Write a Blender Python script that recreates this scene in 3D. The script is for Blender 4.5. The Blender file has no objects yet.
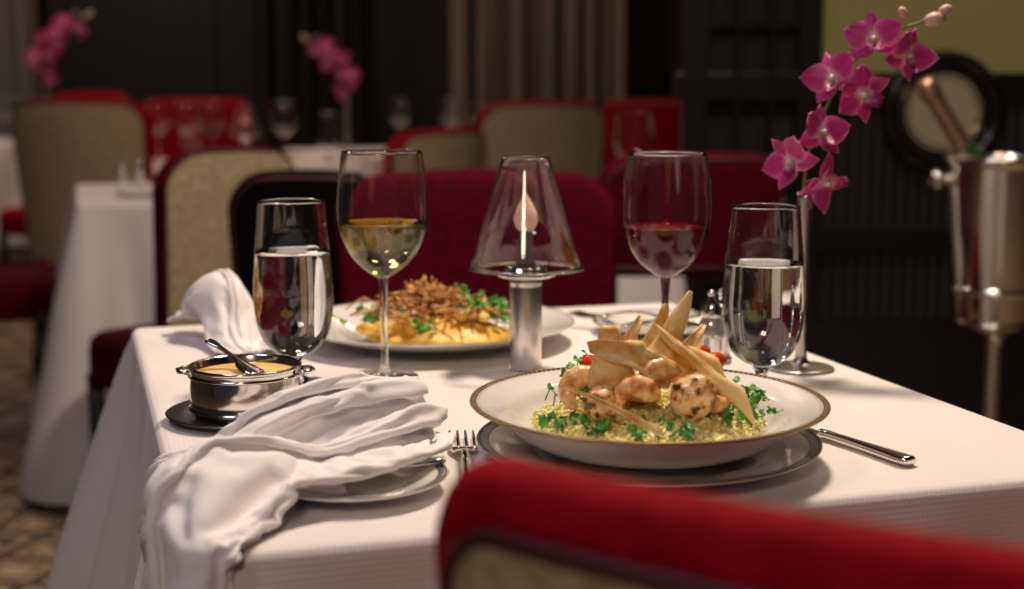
import bpy, bmesh, math, random
from mathutils import Vector, Matrix, noise, Quaternion
random.seed(7)
S=bpy.context.scene
D=bpy.data
pi=math.pi
# ---------------------------------------------------------------- materials
def new_mat(name):
    m=D.materials.new(name); m.use_nodes=True
    return m, m.node_tree, m.node_tree.nodes['Principled BSDF']
def mat(name,col,rough=.5,metal=0,trans=0,ior=1.45,emit=None,es=0,sheen=0,coat=0,sss=0,spec=None):
    m,nt,b=new_mat(name)
    b.inputs['Base Color'].default_value=(*col,1)
    b.inputs['Roughness'].default_value=rough
    b.inputs['Metallic'].default_value=metal
    b.inputs['Transmission Weight'].default_value=trans
    b.inputs['IOR'].default_value=ior
    b.inputs['Sheen Weight'].default_value=sheen
    b.inputs['Coat Weight'].default_value=coat
    if sss:
        b.inputs['Subsurface Weight'].default_value=sss
        b.inputs['Subsurface Radius'].default_value=(.01,.006,.003)
        b.inputs['Subsurface Scale'].default_value=.5
    if emit:
        b.inputs['Emission Color'].default_value=(*emit,1)
        b.inputs['Emission Strength'].default_value=es
    if spec is not None: b.inputs['Specular IOR Level'].default_value=spec
    return m
def noise_mat(name,c1,c2,scale=40,rough=.6,bump=.3,bdist=.002,pos=(.4,.6),sheen=0,coat=0,detail=4,c3=None,spec=None,sss=0):
    m,nt,b=new_mat(name)
    tc=nt.nodes.new('ShaderNodeTexCoord'); n=nt.nodes.new('ShaderNodeTexNoise')
    n.inputs['Scale'].default_value=scale; n.inputs['Detail'].default_value=detail
    r=nt.nodes.new('ShaderNodeValToRGB')
    r.color_ramp.elements[0].position=pos[0]; r.color_ramp.elements[0].color=(*c1,1)
    r.color_ramp.elements[1].position=pos[1]; r.color_ramp.elements[1].color=(*c2,1)
    if c3:
        e=r.color_ramp.elements.new(min(.99,pos[1]+.12)); e.color=(*c3,1)
    bp=nt.nodes.new('ShaderNodeBump'); bp.inputs['Strength'].default_value=bump; bp.inputs['Distance'].default_value=bdist
    L=nt.links.new
    L(tc.outputs['Object'],n.inputs['Vector']); L(n.outputs['Fac'],r.inputs['Fac']); L(r.outputs['Color'],b.inputs['Base Color'])
    L(n.outputs['Fac'],bp.inputs['Height']); L(bp.outputs['Normal'],b.inputs['Normal'])
    b.inputs['Roughness'].default_value=rough; b.inputs['Sheen Weight'].default_value=sheen; b.inputs['Coat Weight'].default_value=coat
    if spec is not None: b.inputs['Specular IOR Level'].default_value=spec
    if sss:
        b.inputs['Subsurface Weight'].default_value=sss; b.inputs['Subsurface Scale'].default_value=.004
    return m
def cloth_mat(name,col,scale=90,strength=.35):
    m,nt,b=new_mat(name); L=nt.links.new
    tc=nt.nodes.new('ShaderNodeTexCoord')
    ws=[]
    for d in ('X','Y','Z'):
        w=nt.nodes.new('ShaderNodeTexWave'); w.bands_direction=d; w.inputs['Scale'].default_value=scale
        L(tc.outputs['Object'],w.inputs['Vector']); ws.append(w)
    mu=nt.nodes.new('ShaderNodeMath'); mu.operation='MULTIPLY'
    L(ws[0].outputs['Fac'],mu.inputs[0]); L(ws[1].outputs['Fac'],mu.inputs[1])
    ad=nt.nodes.new('ShaderNodeMath'); ad.operation='ADD'
    L(mu.outputs[0],ad.inputs[0]); L(ws[2].outputs['Fac'],ad.inputs[1])
    bp=nt.nodes.new('ShaderNodeBump'); bp.inputs['Strength'].default_value=strength; bp.inputs['Distance'].default_value=.0006
    L(ad.outputs[0],bp.inputs['Height']); L(bp.outputs['Normal'],b.inputs['Normal'])
    b.inputs['Base Color'].default_value=(*col,1); b.inputs['Roughness'].default_value=.85
    b.inputs['Sheen Weight'].default_value=.15
    b.inputs['Specular IOR Level'].default_value=.2
    return m
def vcol_mat(name,rough=.5,trans=0):
    m,nt,b=new_mat(name)
    a=nt.nodes.new('ShaderNodeAttribute'); a.attribute_name='Col'
    nt.links.new(a.outputs['Color'],b.inputs['Base Color'])
    b.inputs['Roughness'].default_value=rough; b.inputs['Sheen Weight'].default_value=.1
    b.inputs['Subsurface Weight'].default_value=trans; b.inputs['Subsurface Scale'].default_value=.003
    return m
M_cloth=cloth_mat('white_tablecloth_linen',(.84,.78,.78),75,.30)
M_napkin=mat('white_napkin_linen',(.90,.86,.87),.85,spec=.2)
M_glass=mat('clear_glass',(1,1,1),0,trans=1,ior=1.47)
M_water=mat('water',(.98,.99,1),0,trans=1,ior=1.33)
M_wwine=mat('white_wine',(.95,.80,.33),0,trans=1,ior=1.34)
M_rwine=mat('red_wine',(.24,.0006,.014),.03,trans=.5,ior=1.18)
M_silver=mat('polished_silver',(.80,.76,.72),.14,1)
M_brushed=mat('brushed_silver',(.74,.70,.66),.28,1)
M_china=mat('white_china',(.88,.84,.80),.12,coat=.5)
M_gold=mat('gold_band',(.50,.33,.14),.3,.7)
M_black=mat('dark_band',(.03,.02,.015),.3)
M_grey=mat('pewter_band',(.34,.32,.31),.25,.6)
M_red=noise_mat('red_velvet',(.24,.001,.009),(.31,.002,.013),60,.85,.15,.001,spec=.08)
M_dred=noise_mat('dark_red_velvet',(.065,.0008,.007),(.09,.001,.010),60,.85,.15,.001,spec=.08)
M_cream=noise_mat('cream_upholstery',(.38,.29,.18),(.50,.40,.26),90,.7,.3,.001,spec=.2)
M_dark=mat('dark_lacquered_wood',(.008,.005,.005),.3,coat=.2)
M_pipe=mat('maroon_piping',(.05,.004,.006),.5)
M_blackcl=mat('black_fabric',(.004,.003,.004),.95,spec=.05)
M_butter=noise_mat('butter',(.85,.52,.12),(.92,.66,.25),60,.4,.3)
M_stem=mat('orchid_stem_green',(.16,.22,.05),.5)
M_petal=vcol_mat('orchid_petal',.45,.25)
# ---------------------------------------------------------------- geometry helpers
def mesh_obj(name,verts,faces,mats,parent=None,smooth=True,midx=None,cols=None,loc=None,rot=None):
    me=D.meshes.new(name); me.from_pydata([tuple(v) for v in verts],[],faces)
    if not isinstance(mats,(list,tuple)): mats=[mats]
    for m in mats: me.materials.append(m)
    if smooth: me.polygons.foreach_set('use_smooth',[True]*len(me.polygons))
    if midx: me.polygons.foreach_set('material_index',midx)
    if cols:
        ca=me.color_attributes.new('Col','FLOAT_COLOR','POINT')
        for i,c in enumerate(cols): ca.data[i].color=(*c,1)
    me.validate(); me.update()
    o=D.objects.new(name,me); S.collection.objects.link(o)
    if parent: o.parent=parent
    if loc: o.location=loc
    if rot: o.rotation_euler=rot
    return o
def group(name,loc=(0,0,0),rz=0,scale=1,rot=None):
    e=D.objects.new(name,None); S.collection.objects.link(e)
    e.empty_display_size=.05; e.location=loc; e.rotation_euler=rot if rot else (0,0,rz)
    e.scale=(scale,)*3 if not isinstance(scale,tuple) else scale
    return e
def lathe(name,prof,mats,seg=64,parent=None,midx=None,loc=None,rot=None,recalc=True):
    verts=[];rings=[]
    for r,z in prof:
        if r<1e-6:
            rings.append([len(verts)]); verts.append((0,0,z))
        else:
            s=len(verts)
            for i in range(seg):
                a=2*pi*i/seg; verts.append((r*math.cos(a),r*math.sin(a),z))
            rings.append(list(range(s,s+seg)))
    faces=[];mi=[]
    for k in range(len(rings)-1):
        A,B=rings[k],rings[k+1]; m=midx[k] if midx else 0
        for i in range(seg):
            j=(i+1)%seg
            if len(A)==1 and len(B)==1: continue
            if len(A)==1: faces.append((A[0],B[i],B[j]))
            elif len(B)==1: faces.append((A[i],A[j],B[0]))
            else: faces.append((A[i],A[j],B[j],B[i]))
            mi.append(m)
    o=mesh_obj(name,verts,faces,mats,parent,midx=mi,loc=loc,rot=rot)
    if recalc:
        bm=bmesh.new(); bm.from_mesh(o.data); bmesh.ops.recalc_face_normals(bm,faces=bm.faces); bm.to_mesh(o.data); bm.free()
    return o
def smooth_prof(pts,n=5):
    out=[]
    P=[Vector(p) for p in pts]
    for i in range(len(P)-1):
        p0=P[max(i-1,0)];p1=P[i];p2=P[i+1];p3=P[min(i+2,len(P)-1)]
        for k in range(n):
            t=k/n
            q=.5*((2*p1)+(-p0+p2)*t+(2*p0-5*p1+4*p2-p3)*t*t+(-p0+3*p1-3*p2+p3)*t**3)
            out.append(q)
    out.append(P[-1]); return out
def cr(pts,n=6): return smooth_prof(pts,n)
def tube_geo(pts,rad,seg=8,cap=True,flat=1.0):
    pts=[Vector(p) for p in pts]; n=len(pts)
    if not isinstance(rad,(list,tuple)): rad=[rad]*n
    verts=[];faces=[]
    t0=(pts[1]-pts[0]).normalized()
    up=Vector((0,0,1)) if abs(t0.z)<.9 else Vector((1,0,0))
    nrm=t0.cross(up).normalized()
    for i in range(n):
        t=(pts[min(i+1,n-1)]-pts[max(i-1,0)]).normalized()
        nrm=(nrm-t*nrm.dot(t)).normalized(); b=t.cross(nrm)
        for k in range(seg):
            a=2*pi*k/seg
            verts.append(pts[i]+(nrm*math.cos(a)+b*math.sin(a)*flat)*rad[i])
    for i in range(n-1):
        for k in range(seg):
            k2=(k+1)%seg
            faces.append((i*seg+k,i*seg+k2,(i+1)*seg+k2,(i+1)*seg+k))
    if cap:
        faces.append(tuple(range(seg-1,-1,-1))); faces.append(tuple((n-1)*seg+k for k in range(seg)))
    return verts,faces
def tube(name,pts,rad,mats,seg=8,parent=None,**k):
    v,f=tube_geo(pts,rad,seg,**k); return mesh_obj(name,v,f,mats,parent)
class Acc:
    def __init__(s): s.v=[];s.f=[];s.c=[];s.m=[]
    def add(s,v,f,c=None,m=0):
        o=len(s.v); s.v+= [Vector(x) for x in v]; s.f+=[tuple(i+o for i in q) for q in f]; s.m+=[m]*len(f)
        if c is not None: s.c+= c if isinstance(c,list) else [c]*len(v)
    def obj(s,name,mats,parent=None,smooth=True,**k):
        return mesh_obj(name,s.v,s.f,mats,parent,smooth,s.m,s.c if s.c else None,**k)
def box(name,lo,hi,m,parent=None,bev=.0):
    x0,y0,z0=lo;x1,y1,z1=hi
    v=[(x0,y0,z0),(x1,y0,z0),(x1,y1,z0),(x0,y1,z0),(x0,y0,z1),(x1,y0,z1),(x1,y1,z1),(x0,y1,z1)]
    f=[(0,3,2,1),(4,5,6,7),(0,1,5,4),(1,2,6,5),(2,3,7,6),(3,0,4,7)]
    o=mesh_obj(name,v,f,m,parent,smooth=False)
    if bev:
        b=o.modifiers.new('bev','BEVEL'); b.width=bev; b.segments=2
    return o
def ico(r=1,sub=1):
    bm=bmesh.new(); bmesh.ops.create_icosphere(bm,subdivisions=sub,radius=r)
    v=[x.co.copy() for x in bm.verts]; f=[tuple(q.index for q in p.verts) for p in bm.faces]; bm.free(); return v,f
ICO1=ico(1,1); ICO2=ico(1,2); ICO3=ico(1,3)
def sstep(a,b,x):
    t=max(0,min(1,(x-a)/(b-a))); return t*t*(3-2*t)
# ---------------------------------------------------------------- room
def floor_mat():
    m,nt,b=new_mat('mosaic_floor'); L=nt.links.new
    tc=nt.nodes.new('ShaderNodeTexCoord'); mp=nt.nodes.new('ShaderNodeMapping')
    mp.inputs['Rotation'].default_value=(0,0,math.radians(17)); mp.inputs['Scale'].default_value=(4.2,4.2,4.2)
    L(tc.outputs['Object'],mp.inputs['Vector'])
    v=nt.nodes.new('ShaderNodeTexVoronoi'); v.feature='DISTANCE_TO_EDGE'; v.inputs['Randomness'].default_value=.25; v.inputs['Scale'].default_value=1.6
    L(mp.outputs[0],v.inputs['Vector'])
    r=nt.nodes.new('ShaderNodeValToRGB'); r.color_ramp.interpolation='CONSTANT'
    e=r.color_ramp.elements; e[0].position=0; e[0].color=(.05,.022,.012,1); e[1].position=.09; e[1].color=(.44,.30,.18,1)
    e2=e.new(.22); e2.color=(.09,.05,.03,1); e3=e.new(.30); e3.color=(.54,.40,.25,1)
    L(v.outputs['Distance'],r.inputs['Fac']); L(r.outputs['Color'],b.inputs['Base Color']); b.inputs['Roughness'].default_value=.35
    return m
M_floor=floor_mat()
M_wall=mat('dark_wall_panel',(.010,.007,.006),.5)
M_mould=mat('panel_moulding',(.022,.015,.013),.4)
M_ceil=mat('dark_ceiling',(.05,.04,.035),.8)
box('floor',(-5,-2,-.06),(3.6,9.2,0),M_floor)
box('ceiling',(-5,-.5,2.9),(3.6,9.2,3.0),M_ceil)
box('wall_left',(-5.1,-2,0),(-5,9.2,2.9),mat('taupe_wall',(.16,.13,.11),.6))
box('wall_right',(3.6,-2,0),(3.7,9.2,2.9),M_wall)
box('wall_back',(-5,9.2,0),(3.6,9.3,2.9),M_wall)
for i in range(9):
    x=-4.8+i*.95
    box('trim_%d'%(i+1),(x,9.16,.12),(x+.06,9.2,2.8),M_mould)
box('baseboard_back',(-5,9.14,0),(3.6,9.2,.12),M_dark)
def curtain(name,x0,x1,y,z0,z1,m,amp=.06,n=12):
    NX,NZ=240,14; v=[];f=[]
    for j in range(NZ+1):
        z=z0+(z1-z0)*j/NZ
        for i in range(NX+1):
            t=i/NX; x=x0+(x1-x0)*t
            ph=t*n*2*pi+1.2*math.sin(t*9)
            v.append((x+.012*math.cos(ph*1.0),y+amp*math.sin(ph)+amp*.4*math.sin(ph*1.7+z*.6),z))
    for j in range(NZ):
        for i in range(NX):
            a=j*(NX+1)+i; f.append((a,a+1,a+NX+2,a+NX+1))
    return mesh_obj(name,v,f,m)
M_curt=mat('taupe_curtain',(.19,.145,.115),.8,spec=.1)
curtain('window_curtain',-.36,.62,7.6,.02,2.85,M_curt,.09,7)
curtain('window_curtain',.85,1.3,7.9,.02,2.85,mat('dark_curtain',(.04,.026,.022),.8,spec=.1),.05,5)  # curtain in one even dark brown
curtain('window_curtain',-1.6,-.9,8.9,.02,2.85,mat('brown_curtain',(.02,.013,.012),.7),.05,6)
curtain('window_curtain',-4.6,-2.95,8.9,.02,2.85,mat('grey_curtain',(.20,.17,.15),.8,spec=.1),.06,10)
# ---- lacquered partition at the right (Y=3.7)
part=group('lacquered_partition_screen',(0,3.7,0))
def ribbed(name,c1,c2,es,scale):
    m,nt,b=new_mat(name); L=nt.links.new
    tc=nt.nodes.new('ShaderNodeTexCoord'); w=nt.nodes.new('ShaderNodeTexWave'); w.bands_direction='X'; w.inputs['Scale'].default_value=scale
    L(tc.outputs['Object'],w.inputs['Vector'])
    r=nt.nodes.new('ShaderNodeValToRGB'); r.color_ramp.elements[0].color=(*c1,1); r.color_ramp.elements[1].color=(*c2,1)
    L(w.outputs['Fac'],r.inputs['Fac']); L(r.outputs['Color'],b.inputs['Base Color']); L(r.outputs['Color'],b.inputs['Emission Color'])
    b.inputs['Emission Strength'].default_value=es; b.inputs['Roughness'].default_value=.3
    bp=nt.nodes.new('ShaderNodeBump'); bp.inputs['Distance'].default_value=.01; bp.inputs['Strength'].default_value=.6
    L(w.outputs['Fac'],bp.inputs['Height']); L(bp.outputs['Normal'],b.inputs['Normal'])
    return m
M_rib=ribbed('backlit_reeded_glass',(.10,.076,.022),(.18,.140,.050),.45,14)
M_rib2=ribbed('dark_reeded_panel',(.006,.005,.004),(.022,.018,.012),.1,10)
box('reeded_glass',(.78,.02,1.08),(1.9,.03,2.0),M_rib,part)
box('reeded_panel',(.78,.02,.42),(1.9,.03,1.02),M_rib2,part)
box('upper_panel',(.42,-.02,2.0),(3.6,.06,2.88),M_dark,part)
box('wainscot',(.42,-.02,0),(3.6,.06,.44),M_dark,part)
box('rail_mid',(.42,-.03,1.01),(3.6,.05,1.08),M_dark,part,.004)
box('rail_low',(.42,-.03,.62),(3.6,.05,.68),M_dark,part,.004)
for i,(x0,x1) in enumerate([(.44,.50),(.57,.585),(.655,.67),(.73,.79),(1.88,1.95),(3.5,3.58)]):
    box('post_%d'%i,(x0,-.035,0),(x1,.055,2.88),M_dark,part,.003)
box('dim_glass',(.50,.02,.48),(.73,.03,2.0),mat('smoked_glass',(.02,.022,.018),.1),part)
for i,z in enumerate([.55,.80,1.2]):
    box('crossbar_%d'%i,(.50,-.02,z),(.73,.0,z+.012),M_dark,part)
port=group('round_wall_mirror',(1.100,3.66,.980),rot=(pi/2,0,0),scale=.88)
lathe('frame',cr([(.112,-.02),(.110,.01),(.12,.022),(.140,.018),(.152,.024),(.168,.020),(.178,0),(.178,-.02)],4)+[Vector((.112,-.02))],mat('black_mirror_frame',(.006,.004,.004),.25,coat=.3),64,port)
lathe('mirror_glass',[(0,0),(.113,0)],mat('antique_mirror_painted_glow',(.85,.76,.58),.10,1,emit=(.60,.40,.20),es=.16),64,port)  # faint warm emission painted in for the room light a mirror would reflect
tube('inner_rim',[(.100*math.cos(a*pi/24),.100*math.sin(a*pi/24),.004) for a in range(49)],.003,mat('brass_line',(.35,.2,.07),.3,1),8,port)
# ---------------------------------------------------------------- tablecloth
def tcloth(name,loc,rz,w,l,drop,seed=0,flare=.10,z=.75,mt=None):
    g=group(name,(loc[0],loc[1],0),rz)
    R=.018
    per=[]
    hw,hl=w/2,l/2; n_side=70; nc=22
    cs=[(hw-R,-hl+R,-pi/2),(hw-R,hl-R,0),(-hw+R,hl-R,pi/2),(-hw+R,-hl+R,pi)]
    for c in range(4):
        cx,cy,a0=cs[c]
        for k in range(nc):
            a=a0+(pi/2)*k/(nc-1)
            per.append((cx+R*math.cos(a),cy+R*math.sin(a),math.cos(a),math.sin(a),0,c,(k/(nc-1)-.5)))
        nx,ny,_=cs[(c+1)%4]
        a=a0+pi/2
        ax,ay=cx+R*math.cos(a),cy+R*math.sin(a); bx,by=nx+R*math.cos(a),ny+R*math.sin(a)
        Ls=math.hypot(bx-ax,by-ay)
        for k in range(1,n_side):
            t=k/n_side; s=t*Ls
            per.append((ax+(bx-ax)*t,ay+(by-ay)*t,math.cos(a),math.sin(a),min(s,Ls-s),c if s<Ls/2 else (c+1)%4, s if s<Ls/2 else -(Ls-s)))
    N=len(per); verts=[];rings=[]
    def ring(fn):
        s=len(verts)
        for i,p in enumerate(per): verts.append(fn(i,p))
        rings.append(s)
    for sc in (.02,.25,.5,.75,.9,.97):
        ring(lambda i,p:(p[0]*sc,p[1]*sc,z+.0006*noise.noise(Vector((p[0]*sc*8,p[1]*sc*8,seed)))))
    er=.010
    for k in range(5):
        a=pi/2*k/4
        ring(lambda i,p:(p[0]-p[2]*er*(1-math.sin(a)),p[1]-p[3]*er*(1-math.sin(a)),z-er*(1-math.cos(a))))
    NR=34
    for k in range(1,NR+1):
        t=k/NR; d=drop*t
        def fn(i,p):
            dc=p[4]
            x,y=p[0],p[1]; nx,ny=p[2],p[3]
            c=math.exp(-(dc/.07)**2)
            wv=-.55*math.exp(-((dc-.115)/.045)**2)+.55*math.exp(-((dc-.20)/.05)**2)
            off=flare*(d/.35)**.85*(c+wv*.55)
            off+= .02*(d/.4)
            ph=(x*ny*-1+y*nx)
            off+= .026*min(1,d/.25)*math.sin(ph*30+seed*2.1+d*1.5)*(1-c)
            off+= .015*min(1,d/.3)*noise.noise(Vector((x*6+seed,y*6,d*3)))
            return (x+nx*off,y+ny*off,z-er-d*(1-.02*c))
        ring(fn)
    faces=[]
    for k in range(len(rings)-1):
        for i in range(N):
            j=(i+1)%N; a,b=rings[k],rings[k+1]
            faces.append((a+i,a+j,b+j,b+i))
    faces.append(tuple(reversed([rings[0]+i for i in range(N)])))
    mesh_obj('cloth',verts,faces,mt or M_cloth,g)
    lathe('pedestal',[(0,.001),(.22,.001),(.22,.02),(.04,.05),(.03,.3),(.03,z-.04),(.12,z-.03),(.12,z-.02),(0,z-.02)],M_dark,24,g)
    return g
TA=math.radians(17)
ux,uy=math.cos(TA),math.sin(TA); vx,vy=-uy,ux
FL=Vector((-.208,.873)); TW,TL=.735,.92
TC=FL+Vector((ux,uy))*TW/2+Vector((vx,vy))*TL/2
tcloth('dining_table',TC,TA,TW,TL,.62,1)
tcloth('dining_table',(-.86,4.06),TA,.74,.80,.735,3,.07)
tcloth('dining_table',(-1.05,5.55),TA,.8,.7,.5,5,.07)
tcloth('dining_table',(-3.0,7.6),TA,1.3,1.0,.5,6,.07)
tcloth('dining_table',(-.50,6.5),TA,.95,.8,.5,8,.07)
tcloth('dining_table',(.20,3.34),0,.34,.4,.7,9,.03)
# ---------------------------------------------------------------- chairs
def outline(hw,z0,z1,rt,rb,n=14):
    pts=[]
    for cx,cz,r,a0 in ((hw-rt,z1-rt,rt,0),(-hw+rt,z1-rt,rt,pi/2),(-hw+rb,z0+rb,rb,pi),(hw-rb,z0+rb,rb,1.5*pi)):
        for k in range(n):
            a=a0+pi/2*k/(n-1); pts.append((cx+r*math.cos(a),cz+r*math.sin(a)))
    out=[]
    for i in range(len(pts)):
        a=pts[i];b=pts[(i+1)%len(pts)]; L=math.hypot(b[0]-a[0],b[1]-a[1]); m=max(1,int(L/.03))
        for k in range(m): out.append((a[0]+(b[0]-a[0])*k/m,a[1]+(b[1]-a[1])*k/m))
    return out
def chair(name,loc,rz,top=.89,hw=.26,red=None,out=None,bend=.9,crest=.015,T=.028,ins=.014,z0=.40,rt=.075):
    red=red or M_red; out=out or M_cream
    g=group(name,(loc[0],loc[1],0),rz)
    zc=(z0+top)/2
    def mp(x,y,z):
        z2=z+crest*(1-(x/hw)**2)*max(0,(z-zc)/(top-zc))
        return (x*(1-.10*(top-z)/(top-.4)),y+bend*x*x-.10*(z-.4)+.05,z2)
    def pad(nm,hw_,za,zb,rt,rb,y0,t,m,both=True):
        ol=outline(hw_,za,zb,rt,rb); N=len(ol); czz=(za+zb)/2
        verts=[];faces=[];rings=[]
        rr=[0.02,.3,.55,.75]
        edge=.028
        def ins_(p,d):
            L=math.hypot(p[0],p[1]-czz); k=max(0,(1-d/ (L*.9))); return (p[0]*k,czz+(p[1]-czz)*k)
        sides=[-1,1] if both else [-1]
        seq=[]
        for s in sides:
            q=[('s',r) for r in rr]+[('e',a) for a in (0,.2,.4,.6,.8,1.0)]
            if s==1: q=q[::-1][1:]
            seq+=[(s,k) for k in q]
        for s,(kind,val) in seq:
            st=len(verts)
            for p in ol:
                if kind=='s':
                    x=p[0]*val*.88; z=czz+(p[1]-czz)*val*.88; y=s*t
                else:
                    a=val*pi/2; d=min(edge,t*1.1)*(1-math.sin(a)); x,z=ins_(p,d); y=s*t*math.cos(a)
                verts.append(mp(x,y0+y,z))
            rings.append(st)
        for k in range(len(rings)-1):
            for i in range(N):
                j=(i+1)%N; faces.append((rings[k]+i,rings[k+1]+i,rings[k+1]+j,rings[k]+j))
        faces.append(tuple(rings[0]+i for i in range(N)))
        faces.append(tuple(reversed([rings[-1]+i for i in range(N)])))
        o=mesh_obj(nm,verts,faces,m,g)
        bm=bmesh.new(); bm.from_mesh(o.data); bmesh.ops.recalc_face_normals(bm,faces=bm.faces); bm.to_mesh(o.data); bm.free()
        return ol
    pad('backrest',hw,z0,top,rt,.03,0,T,red)
    pad('outer_back_panel',hw-ins,z0+.02,top-ins,max(.03,rt-ins*.6),.02,-T-.001,.006,out)
    ol=outline(hw-ins,z0+.02,top-ins,max(.03,rt-ins*.6),.02); ol.append(ol[0])
    tube('piping',[mp(x,-T-.004,z) for x,z in ol],.0045,M_pipe,8,g)
    V=[];F=[]; n=48; sw=hw/.26
    def se(a,h,w,l,e=4):
        c,s=math.cos(a),math.sin(a)
        return (w*math.copysign(abs(c)**(2/e),c),.25+l*math.copysign(abs(s)**(2/e),s),h)
    for (h,k) in ((.36,.96),(.37,1),(.43,1),(.46,.98),(.475,.9),(.482,.6),(.484,.05)):
        for i in range(n): V.append(se(2*pi*i/n,h,.245*k*sw,.225*k))
    for k in range(6):
        for i in range(n):
            j=(i+1)%n; F.append((k*n+i,k*n+j,(k+1)*n+j,(k+1)*n+i))
    F.append(tuple(6*n+i for i in range(n))); F.append(tuple(reversed(range(n))))
    mesh_obj('seat',V,F,red,g)
    if z0>.45:
        for s in (-1,1): tube('back_post_%d'%s,[(s*.2*sw,.06,.40),(s*.2*sw,.06,z0+.05)],.014,M_dark,8,g)
    for i,(x,y) in enumerate(((-.2*sw,.07),(.2*sw,.07),(-.2*sw,.42),(.2*sw,.42))):
        tube('leg_%d'%(i+1),[(x,y,.38),(x,y-(.0 if y>.2 else .02),.2),(x*1.04,y-(.0 if y>.2 else .05),.0)],[.022,.018,.012],M_dark,8,g)
    return g
chair('dining_chair',(.1585,.4465),math.radians(-30),top=.888,ins=.026,T=.022,crest=.013,rt=.05)
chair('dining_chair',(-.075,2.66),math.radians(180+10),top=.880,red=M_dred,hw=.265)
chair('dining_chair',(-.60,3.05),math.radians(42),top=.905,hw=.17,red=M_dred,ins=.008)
chair('dining_chair',(-.40,2.72),math.radians(4),top=.875,red=M_blackcl,out=M_blackcl,hw=.15)
chair('dining_chair',(-1.50,4.9),math.radians(-12),top=.985,ins=.010)
chair('dining_chair',(-1.35,6.15),math.radians(180),top=.98)
chair('dining_chair',(-2.0,6.9),math.radians(150),top=1.0)
chair('dining_chair',(-.20,4.5),math.radians(55),top=.90,hw=.24)
chair('dining_chair',(.12,5.0),math.radians(20),top=.98,hw=.25)
chair('dining_chair',(.50,5.35),math.radians(-40),top=.98,red=M_red,out=M_red)
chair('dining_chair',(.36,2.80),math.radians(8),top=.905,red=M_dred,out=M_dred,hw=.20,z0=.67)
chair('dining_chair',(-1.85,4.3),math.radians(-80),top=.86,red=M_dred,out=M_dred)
# ---------------------------------------------------------------- glassware
def shell(outer,th,rim_z):
    inner=[]
    for i,p in enumerate(outer):
        a=outer[max(i-1,0)];b=outer[min(i+1,len(outer)-1)]
        t=(b-a)
        if t.length<1e-9: continue
        t.normalize(); nn=Vector((-t.y,t.x))
        q=p+nn*th
        if q.x>0.0004: inner.append(q)
    return inner
def stemware(name,loc,foot,stem,bowl,th,liquid=None,level=0,lmat=None,scale=1,seg=64,rz=0):
    g=group(name,(loc[0],loc[1],loc[2]),rz,scale)
    st=cr(stem,4); bo=cr(bowl,7)
    inner=shell(bo,th,0)
    prof=[Vector((0,.0005))]+[Vector((p[0],p[1])) for p in foot]+st[1:-1]+bo
    inner_r=list(reversed(inner))
    prof+=[Vector((bo[-1].x-th*.5,bo[-1].y+th*.4))]+inner_r+[Vector((0,inner[0].y-.0003))]
    lathe('glass',prof,M_glass,seg,g)
    if lmat:
        lq=[Vector((0,inner[0].y-.0006))]
        for q in inner:
            if q.y<level: lq.append(Vector((q.x+.0003,q.y)))
        lr=lq[-1].x
        lq+=[Vector((lr,level+.0006)),Vector((lr-.0012,level)),Vector((lr*.5,level)),Vector((0,level))]
        lathe('liquid',lq,lmat,seg,g)
    return g
FOOT=[(.034,.0005),(.0355,.0012),(.034,.0024)]
WSTEM=[(.034,.0024),(.020,.0038),(.008,.0065),(.0042,.015),(.0035,.04),(.0037,.075),(.0048,.098),(.006,.106)]
WBOWL=[(.006,.106),(.014,.1105),(.028,.122),(.039,.138),(.0455,.158),(.0470,.172),(.0465,.190),(.0445,.212),(.0415,.236)]
def wine_glass(name,loc,lm=None,level=.16,scale=1,seg=64):
    return stemware(name,loc,FOOT,WSTEM,WBOWL,.0011,True,level,lm,scale,seg)
GSTEM=[(.030,.0024),(.018,.0045),(.009,.009),(.0062,.016),(.0065,.024),(.010,.030)]
GBOWL=[(.010,.030),(.020,.034),(.031,.045),(.0375,.062),(.0402,.083),(.0400,.105),(.0382,.135),(.0355,.165),(.0335,.188)]
def water_glass(name,loc,level=.14,scale=1,seg=64,lm=M_water):
    return stemware(name,loc,[(.030,.0005),(.0312,.0012),(.030,.0024)],GSTEM,GBOWL,.0011,True,level,lm,scale,seg)
Z=.7506
wine_glass('white_wine_glass',(-.1315,1.442,Z),M_wwine,.163,.985)
wine_glass('red_wine_glass',(.158,1.45,Z),M_rwine,.160,.975)
water_glass('water_glass',(-.219,1.41,Z),.138,.985)
water_glass('water_glass',(.243,1.36,Z),.132,.98)
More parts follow.
